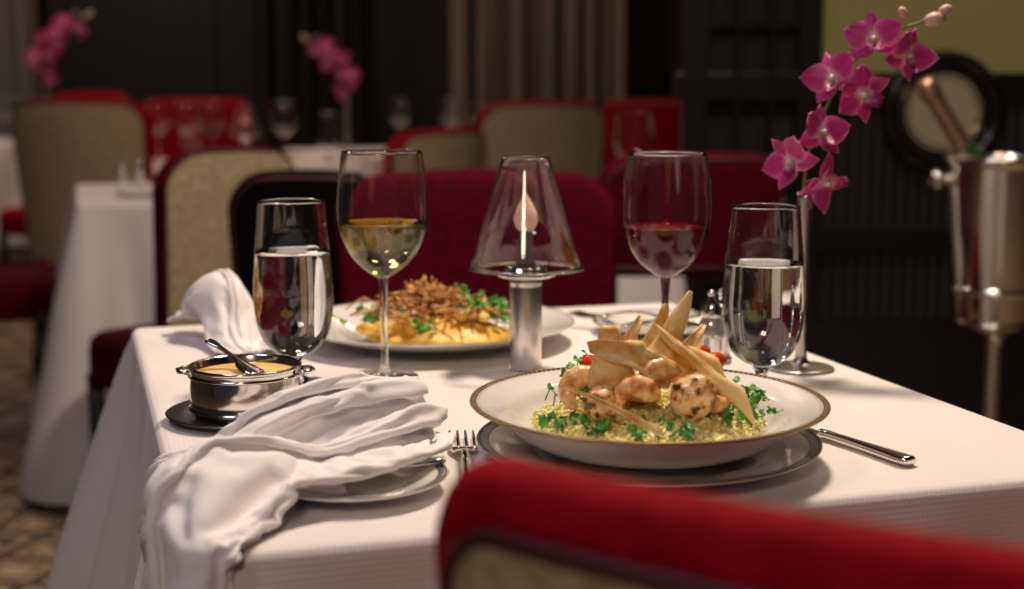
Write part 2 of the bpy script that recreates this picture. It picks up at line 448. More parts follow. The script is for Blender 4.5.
# ---------------------------------------------------------------- table lamp
M_flame=mat('frosted_flame_bulb',(.75,.50,.42),.9,emit=(1,.45,.28),es=.14,spec=.0)
M_cup=mat('bulb_holder_glass',(.15,.11,.10),.7)
def table_lamp(loc,scale=1,seg=64,fm=None):
    g=group('candle_table_lamp',loc,0,scale)
    lathe('base',[(0,.0005),(.0165,.0005),(.017,.002),(.017,.088),(.0165,.0895),(.0172,.0915),(.0172,.097),(.0165,.099),(0,.099)],M_brushed,seg,g)
    lathe('shade_holder',[(0,.099),(.026,.099),(.031,.1005),(.0315,.103),(.030,.1045),(.023,.1045),(.022,.110),(.019,.112),(0,.112)],M_silver,seg,g)
    prof=[(.0600,.1075),(.0605,.109),(.0590,.1125),(.052,.132),(.0437,.160),(.0355,.188),(.0285,.212),(.0250,.2235),(.0245,.2245),(.0237,.2235),(.0272,.2115),(.0342,.1875),(.0424,.1595),(.0507,.1315),(.0590,.109),(.0600,.1075)]
    lathe('glass_shade',prof,M_glass,seg,g)
    tube('shade_rim',[(.0602*math.cos(a*pi/32),.0602*math.sin(a*pi/32),.1085) for a in range(65)],.0011,M_glass,6,g)
    for i in range(3):
        a=2*pi*i/3+.5
        tube('shade_arm_%d'%i,[(.028*math.cos(a),.028*math.sin(a),.103),(.05*math.cos(a),.05*math.sin(a),.105),(.0592*math.cos(a),.0592*math.sin(a),.1075)],.0012,M_silver,6,g)
    lathe('bulb_stem',[(0,.112),(.010,.112),(.011,.114),(.008,.120),(.0065,.148),(0,.148)],M_cup,32,g)
    lathe('flame_bulb',cr([(0,.146),(.007,.148),(.0120,.155),(.0120,.164),(.008,.174),(.003,.183),(0,.188)],5),fm or M_flame,24,g)
    return g
table_lamp((.0145,1.485,Z))
# ---------------------------------------------------------------- bowl + charger
def rim_band():
    m,nt,b=new_mat('gilded_key_pattern_band'); L=nt.links.new
    tc=nt.nodes.new('ShaderNodeTexCoord'); g=nt.nodes.new('ShaderNodeTexGradient'); g.gradient_type='RADIAL'
    L(tc.outputs['Object'],g.inputs['Vector'])
    mu=nt.nodes.new('ShaderNodeMath'); mu.operation='MULTIPLY'; mu.inputs[1].default_value=170; L(g.outputs['Fac'],mu.inputs[0])
    fr=nt.nodes.new('ShaderNodeMath'); fr.operation='FRACT'; L(mu.outputs[0],fr.inputs[0])
    r=nt.nodes.new('ShaderNodeValToRGB'); r.color_ramp.interpolation='CONSTANT'
    r.color_ramp.elements[0].color=(.03,.018,.012,1); r.color_ramp.elements[1].position=.45; r.color_ramp.elements[1].color=(.50,.33,.17,1)
    L(fr.outputs[0],r.inputs['Fac']); L(r.outputs['Color'],b.inputs['Base Color']); b.inputs['Roughness'].default_value=.25; b.inputs['Metallic'].default_value=.3
    return m
M_band=rim_band()
BX,BY=.1100,1.125
def plate(name,loc,R,rim_h,well,mats,bands,scale=1,well_z=.006,parent=None):
    under=[(0,.003),(well*.62,.003),(well*.64,.0),(well*.70,.0),(well*.72,.003),(well,.005),(R*.985,rim_h-.003)]
    top=[(R,rim_h-.001),(R-.0005,rim_h)]
    pts=[Vector(p) for p in under]+[Vector(p) for p in top]
    mi=[0]*(len(under))+[bands[0][1]]
    z=rim_h
    slope=(rim_h-(well_z+.002))/(R-well)
    r=R-.0005
    for wd,mid in bands:
        r-=wd; z-=slope*wd; pts.append(Vector((r,z))); mi.append(mid)
    rest=cr([(r,z),((r+well)/2,(z+well_z+.002)/2+.0003),(well,well_z+.0022),(well-.008,well_z),(well*.5,well_z-.0005),(0,well_z-.0005)],5)
    pts+=rest[1:]; mi+=[0]*(len(rest)-1)
    mi=mi[:len(pts)-1]
    return lathe(name,pts,mats,128,parent,midx=mi,loc=loc)
plate('charger_plate',(BX,BY,Z),.139,.017,.095,[M_china,M_grey,M_black],[(.0015,1),(.0012,2),(.006,1),(.001,2)])
gb=group('scallop_risotto_bowl',(BX,BY,Z))
z0=.0066
under=cr([(.060,z0),(.063,z0+.0035),(.085,z0+.006),(.104,z0+.014),(.116,z0+.026),(.126,z0+.0345),(.1435,z0+.0395)],4)
pp=[Vector((0,z0+.003)),Vector((.055,z0+.003)),Vector((.0565,z0))]+under
mi=[0]*(len(pp)-1)+[1]
pp.append(Vector((.1444,z0+.0405)))
rr=.144; zz=z0+.0417; pp.append(Vector((rr,zz))); mi.append(1)
for wd,m_ in ((.0010,1),(.0005,3),(.0032,2),(.0006,3),(.0014,0),(.0005,1)):
    rr-=wd; zz-=wd*.16; pp.append(Vector((rr,zz))); mi.append(m_)
inn=cr([(rr,zz),(.125,z0+.0372),(.114,z0+.032),(.104,z0+.0195),(.088,z0+.010),(.06,z0+.0065),(0,z0+.006)],5)
pp+=inn[1:]; mi+=[0]*(len(inn)-1)
lathe('bowl',pp,[M_china,M_gold,M_band,M_black],128,gb,midx=mi[:len(pp)-1])
M_cous=noise_mat('herbed_couscous',(.58,.56,.12),(.92,.80,.36),200,.5,.4,pos=(.36,.50))
M_prawn=noise_mat('glazed_prawn',(.56,.17,.03),(.90,.46,.16),90,.32,.4,.001,pos=(.38,.52),coat=.35,c3=(.95,.68,.36),sss=.15)
M_scal2=noise_mat('herb_crusted_scallop',(.05,.035,.01),(.68,.28,.06),120,.38,.6,.001,pos=(.38,.44),coat=.35,c3=(.94,.64,.32),sss=.1)
M_chip=noise_mat('crisp_wafer',(.66,.34,.08),(.92,.68,.28),45,.5,.5,.001,pos=(.36,.56))
M_herb=noise_mat('green_herbs',(.03,.17,.01),(.14,.38,.03),150,.5,.3)
M_tom=mat('roast_tomato',(.75,.05,.012),.25,coat=.4)
M_carrot=noise_mat('fried_shreds',(.45,.17,.04),(.85,.50,.18),60,.45,.3)
M_potato=noise_mat('golden_mash',(.75,.38,.04),(.92,.62,.14),50,.4,.5,.003)
def domeh(x,y,R,h0,h1):
    r=math.hypot(x,y)/R; return h0+(h1-h0)*max(0,1-r*r)+.002*noise.noise(Vector((x*60,y*60,3)))
def dome(name,R,h0,h1,m,parent,cx=0,cy=0,base=.01,sx=1):
    V=[];F=[];n=64;K=14
    for k in range(K+1):
        r=R*k/K
        for i in range(n):
            a=2*pi*i/n; rr_=r*(1+.08*noise.noise(Vector((math.cos(a)*2,math.sin(a)*2,R*50))))
            x,y=rr_*math.cos(a),rr_*math.sin(a); V.append((cx+x*sx,cy+y,domeh(x,y,R,h0,h1)))
    for i in range(n):
        a=V[K*n+i]; V.append((a[0],a[1],base))
    for k in range(K+1):
        for i in range(n):
            j=(i+1)%n; F.append((k*n+i,(k+1)*n+i,(k+1)*n+j,k*n+j))
    return mesh_obj(name,V,F,m,parent)
dome('couscous_bed',.086,z0+.024,z0+.043,M_cous,gb,base=z0+.018)
A=Acc()
for i in range(2300):
    a=random.uniform(0,2*pi); r=.094*math.sqrt(random.random()); x,y=r*math.cos(a),r*math.sin(a)
    z=domeh(x,y,.086,z0+.024,z0+.043)+random.uniform(-.0005,.0015)
    if r>.086: z=z0+.0245+random.uniform(-.001,.001)
    s=random.uniform(.0012,.0022)
    A.add([v*s+Vector((x,y,z)) for v in ICO1[0]],ICO1[1])
A.obj('couscous_grains',M_cous,gb)
def leafgeo(c,size,nrm,ang):
    q=nrm.to_track_quat('Z','Y')
    V=[];F=[]
    n=22
    V.append(Vector((0,0,0)))
    for i in range(n):
        a=2*pi*i/n
        r=.55+.35*abs(math.cos(1.5*a))**.6+.1*math.cos(9*a)
        V.append(Vector((r*math.cos(a)*size,r*math.sin(a)*size,size*(.25*math.sin(3*a+ang)*r-.15*r*r))))
    for i in range(n): F.append((0,1+i,1+(i+1)%n))
    Rz=Matrix.Rotation(ang,3,'Z')
    return [c+q@(Rz@v) for v in V],F
A=Acc()
def herb_cluster(A,c,n,spread,size,h=.01):
    for i in range(n):
        p=Vector(c)+Vector((random.gauss(0,spread),random.gauss(0,spread),abs(random.gauss(0,h))))
        nr=Vector((random.uniform(-.8,.8),random.uniform(-1,.3),random.uniform(.2,1))).normalized()
        v,f=leafgeo(p,random.uniform(.6,1.2)*size,nr,random.uniform(0,6)); A.add(v,f)
        if random.random()<.5:
            v,f=tube_geo([p,p+Vector((random.uniform(-.01,.01),random.uniform(-.01,.01),-.01))],.0006,5); A.add(v,f)
zt=z0+.034
for c,n in (((-.070,-.035,zt-.004),12),((-.045,-.060,zt-.004),10),((-.01,-.078,zt-.006),8),((.02,-.075,zt-.004),12),((.06,-.045,zt),14),((.082,-.02,zt),16),((-.052,.0,zt+.014),14),((-.045,.035,zt+.024),26),((-.058,.015,zt+.012),14),((-.01,.06,zt+.022),12),((.05,.03,zt+.01),16),((.0,-.055,zt+.002),5),((.085,.015,zt+.004),16),((.07,.0,zt+.008),10)):
    herb_cluster(A,c,n,.008,.0052,.005)
A.obj('parsley_leaves',M_herb,gb)
def blob(A,c,s,seed,rot=0,amp=.12,m=0,geo=ICO3):
    V=[]
    R=Matrix.Rotation(rot,3,'Z')@Matrix.Rotation(seed*.7,3,'X')
    for v in geo[0]:
        k=1+amp*noise.noise(v*1.6+Vector((seed*3.1,0,0)))+amp*.3*noise.noise(v*5+Vector((seed,0,0)))
        V.append(Vector(c)+R@Vector((v.x*s[0]*k,v.y*s[1]*k,v.z*s[2]*k)))
    A.add(V,geo[1],m=m)
def shrimp(A,c,R,rad,a0,a1,q,m=0):
    n=30;pts=[];rd=[]
    for i in range(n):
        t=i/(n-1); a=a0+(a1-a0)*t
        p=Vector((R*math.cos(a),R*math.sin(a),0))
        pts.append(Vector(c)+q@p)
        rd.append(rad*(.25+1.0*math.sin(pi*min(1,(t*.85+.12)))**.7)*(1-.35*t)*(1+.12*abs(math.sin(t*6*pi))))
    v,f=tube_geo(pts,rd,14); A.add(v,f,m=m)
A=Acc()
blob(A,(.030,-.046,z0+.053),(.019,.016,.020),1,.3)
blob(A,(-.038,-.042,z0+.048),(.020,.014,.015),2,.8)
blob(A,(-.010,-.022,z0+.057),(.019,.014,.014),3,.2)
blob(A,(.048,-.010,z0+.054),(.016,.015,.014),4,1.2)
blob(A,(-.025,.012,z0+.054),(.018,.015,.013),5,1.9)
A.obj('seared_scallops',M_scal2,gb)
A=Acc()
shrimp(A,(-.014,-.050,z0+.049),.013,.0082,.2,3.5,Quaternion((1,.1,0),1.35))
shrimp(A,(.050,-.030,z0+.058),.014,.0080,2.4,5.8,Quaternion((1,.2,0),1.1))
shrimp(A,(-.052,-.024,z0+.052),.014,.0080,.7,3.9,Quaternion((1,-.3,.2),1.1))
shrimp(A,(.006,-.036,z0+.060),.014,.0080,.3,3.4,Quaternion((1,.3,.2),1.3))
A.obj('grilled_prawns',M_prawn,gb)
A=Acc()
for i,(x,y,zz_) in enumerate(((.040,.026,.074),(.055,.020,.068),(-.030,.035,.070),(-.044,.028,.064))):
    blob(A,(x,y,z0+zz_),(.014,.008,.008),i+9,i*.7,.1,geo=ICO2)
A.obj('roast_tomatoes',M_tom,gb)
def chipgeo(p0,p1,p2,bend=.006,th=.0012,n=14,seed=0,tipw=.22):
    p0,p1,p2=map(Vector,(p0,p1,p2)); nr=(p1-p0).cross(p2-p0).normalized()
    V=[];F=[];m=5
    e=(p2-p1)
    for side in (0,1):
        for i in range(n+1):
            t=i/n
            base=p0.lerp(p1.lerp(p2,.5),t)
            w=e*(tipw+(1-tipw)*t**.85)*(1+.10*math.sin(9*t+seed))
            for j in range(m+1):
                s=j/m-.5
                q=base+w*s
                off=bend*math.sin(pi*t)*1.3+bend*1.5*(s*s)*2+.0030*noise.noise(q*80+Vector((seed,0,0)))
                V.append(q+nr*(off+th*side))
    K=(n+1)*(m+1)
    for i in range(n):
        for j in range(m):
            a=i*(m+1)+j; b=a+m+1
            F.append((a,a+1,b+1,b)); F.append((K+a,K+b,K+b+1,K+a+1))
    bd=[i*(m+1) for i in range(n+1)]+[n*(m+1)+j for j in range(1,m+1)]+[i*(m+1)+m for i in range(n-1,-1,-1)]+[j for j in range(m-1,0,-1)]
    for k in range(len(bd)):
        a=bd[k];b=bd[(k+1)%len(bd)]; F.append((a,b,K+b,K+a))
    return V,F
A=Acc()
# (tip, base corner, base corner, tip width)
chips=[((.032,-.004,.130),(-.022,-.018,.062),(.012,-.028,.056),.10),
       ((-.032,-.018,.104),(-.050,-.030,.056),(-.012,-.038,.058),.30),
       ((.014,.008,.118),(-.024,.000,.062),(.006,-.010,.060),.12),
       ((.046,.012,.100),(.012,.000,.062),(.036,-.008,.060),.15),
       ((-.070,-.052,.062),(.000,-.084,.038),(.006,-.092,.029),.12),
       ((.020,-.036,.092),(.070,-.050,.060),(.078,-.060,.034),.35),
       ((-.050,-.026,.088),(-.006,-.030,.092),(.002,-.044,.066),.30),
       ((.004,-.024,.104),(.052,-.030,.082),(.060,-.044,.056),.25),
       ((-.022,-.034,.094),(.004,-.036,.064),(.022,-.044,.072),.30),
       ((-.006,-.010,.110),(-.040,-.022,.066),(-.020,-.030,.060),.20)]
for i,(a,b,c,tw) in enumerate(chips):
    v,f=chipgeo(*[(p[0],p[1],z0+p[2]) for p in (a,b,c)],bend=.004*(1 if i%2 else -1),seed=i,tipw=tw); A.add(v,f)
A.obj('crisp_wafers',M_chip,gb)
# ---------------------------------------------------------------- back plate w/ food
PX,PY=-.092,1.650
plate('pasta_plate',(PX,PY,Z),.166,.026,.108,[M_china,M_grey,M_black],[(.0015,0),(.0010,1),(.003,0)])
gp=group('crispy_vegetable_dish',(PX,PY,Z))
dome('mash_bed',.074,.012,.036,M_potato,gp,cx=.005,cy=-.01,base=.008,sx=1.15)
A=Acc()
for i in range(330):
    a=random.uniform(0,2*pi); r=random.gauss(0,.028)
    c=Vector((-.006+r*math.cos(a)*1.7,-.01+r*math.sin(a),.034+.020*math.exp(-(r/.03)**2)+random.uniform(-.006,.008)))
    d=Vector((random.uniform(-1,1),random.uniform(-1,1),random.uniform(-.45,.45))).normalized()*random.uniform(.012,.026)
    b=Vector((random.uniform(-1,1),random.uniform(-1,1),random.uniform(0,1)))*.007
    pts=cr([c-d,c-d*.3+b,c+d*.3+b*.8,c+d],3)
    v,f=tube_geo(pts,random.uniform(.0008,.0018),5); A.add(v,f)
for k in range(7):
    c=Vector((random.uniform(-.03,.03),-.01,.05)); d=Vector((random.uniform(-.8,.8),random.uniform(-.3,.3),1)).normalized()
    v,f=tube_geo([c,c+d*.02,c+d*.030+Vector((.004,0,0))],.001,5); A.add(v,f)
A.obj('fried_shreds',M_carrot,gp)
A=Acc()
for c,n in (((.050,-.02,.038),40),((.075,-.0,.030),40),((.03,.03,.045),16),((-.01,-.075,.028),14),((-.07,-.03,.028),16),((.07,.03,.03),16)):
    herb_cluster(A,c,n,.012,.0065,.008)
A.obj('salad_leaves',M_herb,gp)
A=Acc()
for i in range(6): blob(A,(.05+random.uniform(-.02,.02),-.03+random.uniform(-.02,.03),.036),(.010,.006,.005),i,i,.1,geo=ICO2)
for i in range(8): blob(A,(-.045+random.uniform(-.03,.03),-.05+random.uniform(-.02,.02),.026),(.013,.011,.007),i+20,i,.15,geo=ICO2)
A.obj('carrot_pieces',M_potato,gp)
# ---------------------------------------------------------------- cutlery
def ribbon(profile,th,m=M_silver):
    V=[];F=[]; n=len(profile)
    for y,w,z in profile:
        for (dx,dz) in ((-1,0),(-.6,.8),(0,1),(.6,.8),(1,0),(.6,-.8),(0,-1),(-.6,-.8)):
            V.append(Vector((dx*w,y,z+dz*th/2)))
    for i in range(n-1):
        for k in range(8):
            k2=(k+1)%8; F.append((i*8+k,i*8+k2,(i+1)*8+k2,(i+1)*8+k))
    F.append(tuple(range(7,-1,-1))); F.append(tuple((n-1)*8+k for k in range(8)))
    return V,F
def fork(name,loc,rz,rot=None,scale=1):
    A=Acc()
    hp=cr([(-.10,.006,.0015),(-.098,.0105,.0015),(-.085,.0105,.002),(-.05,.006,.006),(-.01,.0032,.011),(.02,.0032,.009),(.032,.008,.005),(.042,.0118,.003),(.050,.0122,.0028)],4)
    v,f=ribbon([tuple(p) for p in hp],.0024); A.add(v,f)
    for k in range(4):
        x=-.0102+k*.0068
        pts=[(x,.048,.0028),(x*1.0,.065,.0022),(x,.080,.003),(x*.97,.094,.0065)]
        v,f=tube_geo(cr(pts,3),[.0019]*7+[.0016,.0013,.0008],8); A.add(v,f)
    return A.obj(name,M_silver,loc=loc,rot=rot or (0,0,rz))
def knife(name,loc,rz,scale=1,rot=None,L=.0):
    g=group(name,loc,rz,scale,rot=rot)
    hp=cr([(-.11,.004,.005),(-.108,.0085,.005),(-.098,.0100,.005),(-.08,.0085,.005),(-.04,.0060,.005),(-.012,.0058,.005),(-.008,.0072,.005),(-.003,.0072,.005),(.0,.005,.005)],4)
    v,f=ribbon([tuple(p) for p in hp],.0085); mesh_obj('handle',v,f,M_silver,g)
    bp=cr([(0,.0045,.004),(.01,.0075,.004),(.06,.0100,.004),(.095,.0098,.004),(.112,.006,.004),(.118,.001,.004)],4)
    v,f=ribbon([tuple(p) for p in bp],.0014); mesh_obj('blade',v,f,M_silver,g)
    return g
fork('dinner_fork',(-.037,1.093,Z),math.radians(4))
knife('dinner_knife',(.264,1.185,Z),math.radians(29),.96)
SPX,SPY=-.118,1.030
plate('side_plate',(SPX,SPY,Z),.070,.014,.046,[M_china,M_grey,M_black],[(.001,1),(.001,2),(.004,1),(.0008,2)])
knife('butter_knife',(SPX+.006,SPY-.008,Z+.0135),0,.62,rot=(0,0,math.radians(118)))
plate('side_plate',(.180,1.715,Z),.082,.015,.055,[M_china,M_gold,M_black],[(.001,1),(.001,2),(.002,1),(.0006,2)])
fork('salad_fork',(.150,1.70,Z+.0155),0,rot=(math.radians(-2),0,math.radians(52)))
knife('table_knife',(.19,1.70,Z+.0145),math.radians(-50),.7)
# ---------------------------------------------------------------- butter pot
gbp=group('silver_butter_dish',(-.241,1.262,Z))
lathe('saucer',[(0,.002),(.04,.002),(.045,0),(.05,.002),(.070,.006),(.072,.0075),(.070,.0085),(.05,.005),(0,.0045)],mat('dark_saucer_silver',(.22,.2,.19),.22,.9),64,gbp)
lathe('pot',cr([(0,.0048),(.040,.0048),(.046,.0075),(.049,.016),(.0495,.030),(.0485,.042),(.049,.046)],4)+[Vector((.0505,.0475)),Vector((.0505,.0495)),Vector((.0485,.0500)),Vector((.0470,.0480)),Vector((.0465,.03)),Vector((.044,.012)),Vector((0,.011))],M_silver,96,gbp)
for zz_ in (.011,.041):
    lathe('rim_bead',[(.0485,zz_-.001),(.0512,zz_-.0004),(.0512,zz_+.0012),(.0485,zz_+.002)],M_silver,96,gbp)
lathe('butter',cr([(0,.046),(.02,.0455),(.038,.043),(.0466,.041),(.0466,.03)],4),M_butter,64,gbp)
for s in (-1,1):
    tube('ear_%d'%(s+1),[(s*.049,-.012,.044),(s*.058,-.010,.0445),(s*.061,0,.0445),(s*.058,.010,.0445),(s*.049,.012,.044)],.0022,M_silver,8,gbp)
V,F=ribbon([tuple(p) for p in cr([(-.02,.009,.0),(-.012,.0115,.0),(0,.009,0),(.008,.004,.001),(.03,.0035,.002),(.040,.0055,.002),(.047,.0065,.002),(.050,.003,.002)],4)],.003)
mesh_obj('spoon',V,F,M_silver,gbp,loc=(.0,-.010,.051),rot=(math.radians(18),0,math.radians(52)))
# ---------------------------------------------------------------- shakers
M_shk=mat('shaker_crystal',(.8,.78,.75),.1,.6)
def shaker(loc,s=1):
    g=group('salt_shaker' if s==1 else 'pepper_shaker',loc,0,s)
    lathe('body',cr([(0,.0005),(.0125,.0005),(.014,.003),(.0125,.006),(.0115,.012),(.0135,.030),(.0145,.040),(.012,.052),(.0085,.058)],4)+[Vector((0,.058))],M_shk,32,g)
    lathe('cap',cr([(.0085,.056),(.0105,.058),(.0105,.064),(.009,.070),(.0055,.076),(.0035,.079),(.0042,.082),(.0035,.085),(0,.0865)],3),M_silver,32,g)
shaker((.210,1.48,Z)); shaker((.228,1.53,Z),.92)
# ---------------------------------------------------------------- orchid
def petal(A,q,c,ang,L,W,curl,cup,kind=0,pw=.7):
    nu,nv=12,8; V=[];F=[];C=[]
    dx,dy=math.cos(ang),math.sin(ang)
    for i in range(nu+1):
        u=i/nu
        w=W*max(.06 if u<.5 else 0.0,math.sin(pi*u**pw))**.75
        for j in range(nv+1):
            v=-1+2*j/nv
            along=L*(u-.06*v*v*u); across=w*v
            z=curl*u*u*L - cup*(v*v)*w+ .0012*math.sin(9*v+u*5)*u
            p=Vector((dx*along-dy*across,dy*along+dx*across,z))
            V.append(c+q@p)
            e=abs(v)
            mag=Vector((.58,.006,.23)); pale=Vector((.88,.36,.64)); white=Vector((.92,.76,.85))
            vein=.5+.5*math.sin(v*16)
            k=sstep(.55,1,e)*.42+sstep(.8,1,u)*.3+.10*vein
            col=mag.lerp(pale,min(1,k))
            if u<.28: col=white.lerp(col,u/.28)
            if kind==1: col=Vector((.33,.0,.14)).lerp(Vector((.9,.8,.5)),max(0,.5-u)*1.6)
            C.append(tuple(col))
    for i in range(nu):
        for j in range(nv):
            a=i*(nv+1)+j; F.append((a,a+1,a+nv+2,a+nv+1))
    A.add(V,F,C)
def flower(A,c,nrm,roll,R=.026):
    q=Vector(nrm).normalized().to_track_quat('Z','Y')@Quaternion((0,0,1),roll)
    c=Vector(c)
    rnd=random.uniform
    for a in (90,212,328): petal(A,q,c,math.radians(a+rnd(-8,8)),R*1.12,R*.38,rnd(-.35,.3),.2)
    cc=c+q@Vector((0,0,.0012))
    for a in (25,155): petal(A,q,cc,math.radians(a+rnd(-8,8)),R*1.16,R*.56,rnd(-.1,.5),.15,pw=.9)
    for a in (250,290,270): petal(A,q,c+q@Vector((0,0,.002)),math.radians(a),R*.6,R*.24,.9,-.5,kind=1)
    V=[c+q@Vector((v.x*R*.10,v.y*R*.13,v.z*R*.13+.004)) for v in ICO2[0]]
    A.add(V,ICO2[1],(.85,.72,.78))
def orchid_vase(loc,scale=1,seed=1,mirror=1):
    random.seed(seed)
    g=group('orchid_bud_vase',loc,0,scale)
    lathe('vase',cr([(0,.0004),(.033,.0004),(.0345,.0015),(.033,.003),(.015,.005),(.0075,.010),(.0062,.025),(.0065,.09),(.0072,.15),(.0088,.188)],4)+[Vector((.0080,.188)),Vector((.006,.15)),Vector((.005,.12)),Vector((0,.12))],M_brushed,48,g)
    mx=mirror
    st=cr([(mx*a,b,c) for a,b,c in [(0,0,.13),(-.002,0,.19),(.002,-.002,.23),(.014,-.003,.265),(.030,-.002,.300),(.052,0,.330),(.080,0,.350),(.110,0,.362),(.132,0,.372)]],6)
    tube('stem',st,[.0022-.0012*i/len(st) for i in range(len(st))],M_stem,8,g)
    A=Acc()
    fl=[((.062,-.012,.345),(-.15,-1,.15),.2),((.098,-.008,.328),(.6,-1,-.1),-.5),((.022,-.014,.306),(-.6,-1,.1),.4),((.052,-.018,.290),(.2,-1,-.2),1.2),
        ((.012,-.014,.250),(.45,-1,.2),-.2),((-.018,-.010,.220),(-.9,-1,-.1),.6),((.018,-.010,.200),(.6,-.8,-.5),2.2)]
    if seed>4: fl+=[((-.02,-.02,.25),(-.4,-1,.2),.3),((.05,-.02,.32),(0,-1,.2),.8),((.0,-.02,.30),(-.3,-1,0),1.5)]
    fl=[((mx*c[0],c[1],c[2]),(mx*n_[0],n_[1],n_[2]),r_) for c,n_,r_ in fl]
    for c,n_,r_ in fl: flower(A,c,n_,r_,.0275)
    A.obj('orchid_flowers',M_petal,g)
    B=Acc()
    for c,a,l in (((.098,0,.368),2.2,.014),((.118,0,.364),.15,.024),((.132,0,.372),.5,.016)):
        c=(mx*c[0],c[1],c[2])
        d=Vector((mx*math.cos(a),0,math.sin(a)))
        q=d.to_track_quat('Z','Y')
        B.add([Vector(c)+q@Vector((v.x*l*.33,v.y*l*.33,v.z*l*.5+l*.4)) for v in ICO2[0]],ICO2[1],(.62,.42,.36))
    for c,n_,r_ in fl:
        tgt=min(st,key=lambda p:(p-Vector(c)).length+abs(p.z-c[2])*.2)
        v,f=tube_geo([tgt,(tgt+Vector(c))/2+Vector((0,.003,.003)),Vector(c)+Vector((0,.002,0))],.0009,6); B.add(v,f,(.25,.2,.08))
    B.obj('orchid_buds',M_petal,g)
    return g
orchid_vase((.307,1.487,Z),1,3)
# ---------------------------------------------------------------- napkins (short cloth simulation, frozen to meshes)
def sim_napkin(P0,P1,hw0,hw1,H0,H1,npl,seed,frames,curve=0,NX=60,NY=84,lift=.006,bend=2.0,leanA=.012,wp=.8,mass=.2,liftf=None):
    P0=Vector(P0);P1=Vector(P1); d=(P1-P0); dn=d.normalized(); s=Vector((-dn.y,dn.x))
    V=[];F=[]
    for i in range(NX+1):
        t=i/NX; c=P0+d*t+s*curve*math.sin(pi*t)
        hw=hw0+(hw1-hw0)*t**wp; H=H0+(H1-H0)*t
        for j in range(NY+1):
            v=-1+2*j/NY
            ph=(v+1)*npl*pi+.5*math.sin(2.1*t+seed)+1.1*noise.noise(Vector((v*1.3,t*1.8,seed)))
            z=H*(.5-.5*math.cos(ph))*(1+.45*noise.noise(Vector((v*2,t*2,seed+9))))
            lean=leanA*math.sin(ph)
            x=c.x+s.x*(v*hw+lean)+dn.x*.02*math.sin(v*3+seed)*t; y=c.y+s.y*(v*hw+lean)+dn.y*.02*math.sin(v*3+seed)*t
            zz=.7535+lift+z
            if liftf: zz+=liftf(x,y)
            V.append((x,y,zz))
    for i in range(NX):
        for j in range(NY):
            a=i*(NY+1)+j; F.append((a,a+1,a+NY+2,a+NY+1))
    o=mesh_obj('sim_tmp',V,F,M_napkin)
    cm=o.modifiers.new('cloth','CLOTH'); cs=cm.settings
    cs.quality=7; cs.mass=mass; cs.tension_stiffness=15; cs.compression_stiffness=15; cs.shear_stiffness=8; cs.bending_stiffness=bend; cs.air_damping=2
    cs.tension_damping=8; cs.compression_damping=8
    cc=cm.collision_settings; cc.distance_min=.002; cc.use_self_collision=True; cc.self_distance_min=.0022; cc.collision_quality=3
    cm.point_cache.frame_start=1; cm.point_cache.frame_end=frames+1
    for f in range(1,frames+1): S.frame_set(f)
    dg=bpy.context.evaluated_depsgraph_get()
    me=D.meshes.new_from_object(o.evaluated_get(dg))
    co=[v.co.copy() for v in me.vertices]
    S.frame_set(1)
    D.objects.remove(o,do_unlink=True)
    return co,F
def collider(V,F):
    o=mesh_obj('collider_tmp',V,F,M_dark,smooth=False)
    m=o.modifiers.new('c','COLLISION'); o.collision.thickness_outer=.0022; o.collision.thickness_inner=.02; o.collision.cloth_friction=15
    return o
def table_collider():
    pts=[]
    R=.014
    for (a,b,a0) in ((TW-R,R,-pi/2),(TW-R,TL-R,0),(R,TL-R,pi/2),(R,R,pi)):
        for k in range(6):
            an=a0+pi/2*k/5; la=a+R*math.cos(an); lb=b+R*math.sin(an); pts.append((la,lb))
    V=[];F=[];n=len(pts)
    for sc,z in ((.992,.7515),(.998,.749),(1.0,.743),(1.008,.70),(1.03,.60),(1.06,.40)):
        for la,lb in pts:
            la2=TW/2+(la-TW/2)*sc; lb2=TL/2+(lb-TL/2)*sc
            V.append((FL.x+la2*ux+lb2*vx,FL.y+la2*uy+lb2*vy,z))
    for k in range(5):
        for i in range(n):
            j=(i+1)%n; F.append((k*n+i,(k+1)*n+i,(k+1)*n+j,k*n+j))
    F.append(tuple(range(n)))
    F.append(tuple(reversed(range(5*n,6*n))))
    o=collider(V,F)
    bm=bmesh.new(); bm.from_mesh(o.data); bmesh.ops.recalc_face_normals(bm,faces=bm.faces); bmesh.ops.triangulate(bm,faces=bm.faces); bm.to_mesh(o.data); bm.free()
    return o
def ellips(c,r,rz):
    R=Matrix.Rotation(rz,3,'Z')
    return collider([Vector(c)+R@Vector((v.x*r[0],v.y*r[1],v.z*r[2])) for v in ICO3[0]],ICO3[1])
def cyl(cx,cy,r,z0_,z1_):
    n=24;V=[(cx+r*math.cos(2*pi*i/n),cy+r*math.sin(2*pi*i/n),z) for z in (z0_,z1_) for i in range(n)]
    F=[(i,(i+1)%n,n+(i+1)%n,n+i) for i in range(n)]+[tuple(range(n,2*n)),tuple(reversed(range(n)))]
    return collider(V,F)
cols=[table_collider(),cyl(SPX,SPY,.071,.74,.7665),cyl(-.241,1.262,.073,.74,.80)]
E1=((-.130,1.120,.772),(.088,.030,.028),math.radians(28))
E2=((-.205,.985,.768),(.060,.035,.024),math.radians(50))
E3=((-.345,1.655,.775),(.046,.028,.052),math.radians(-35))
cols+=[ellips(*E1),ellips(*E2),ellips(*E3)]
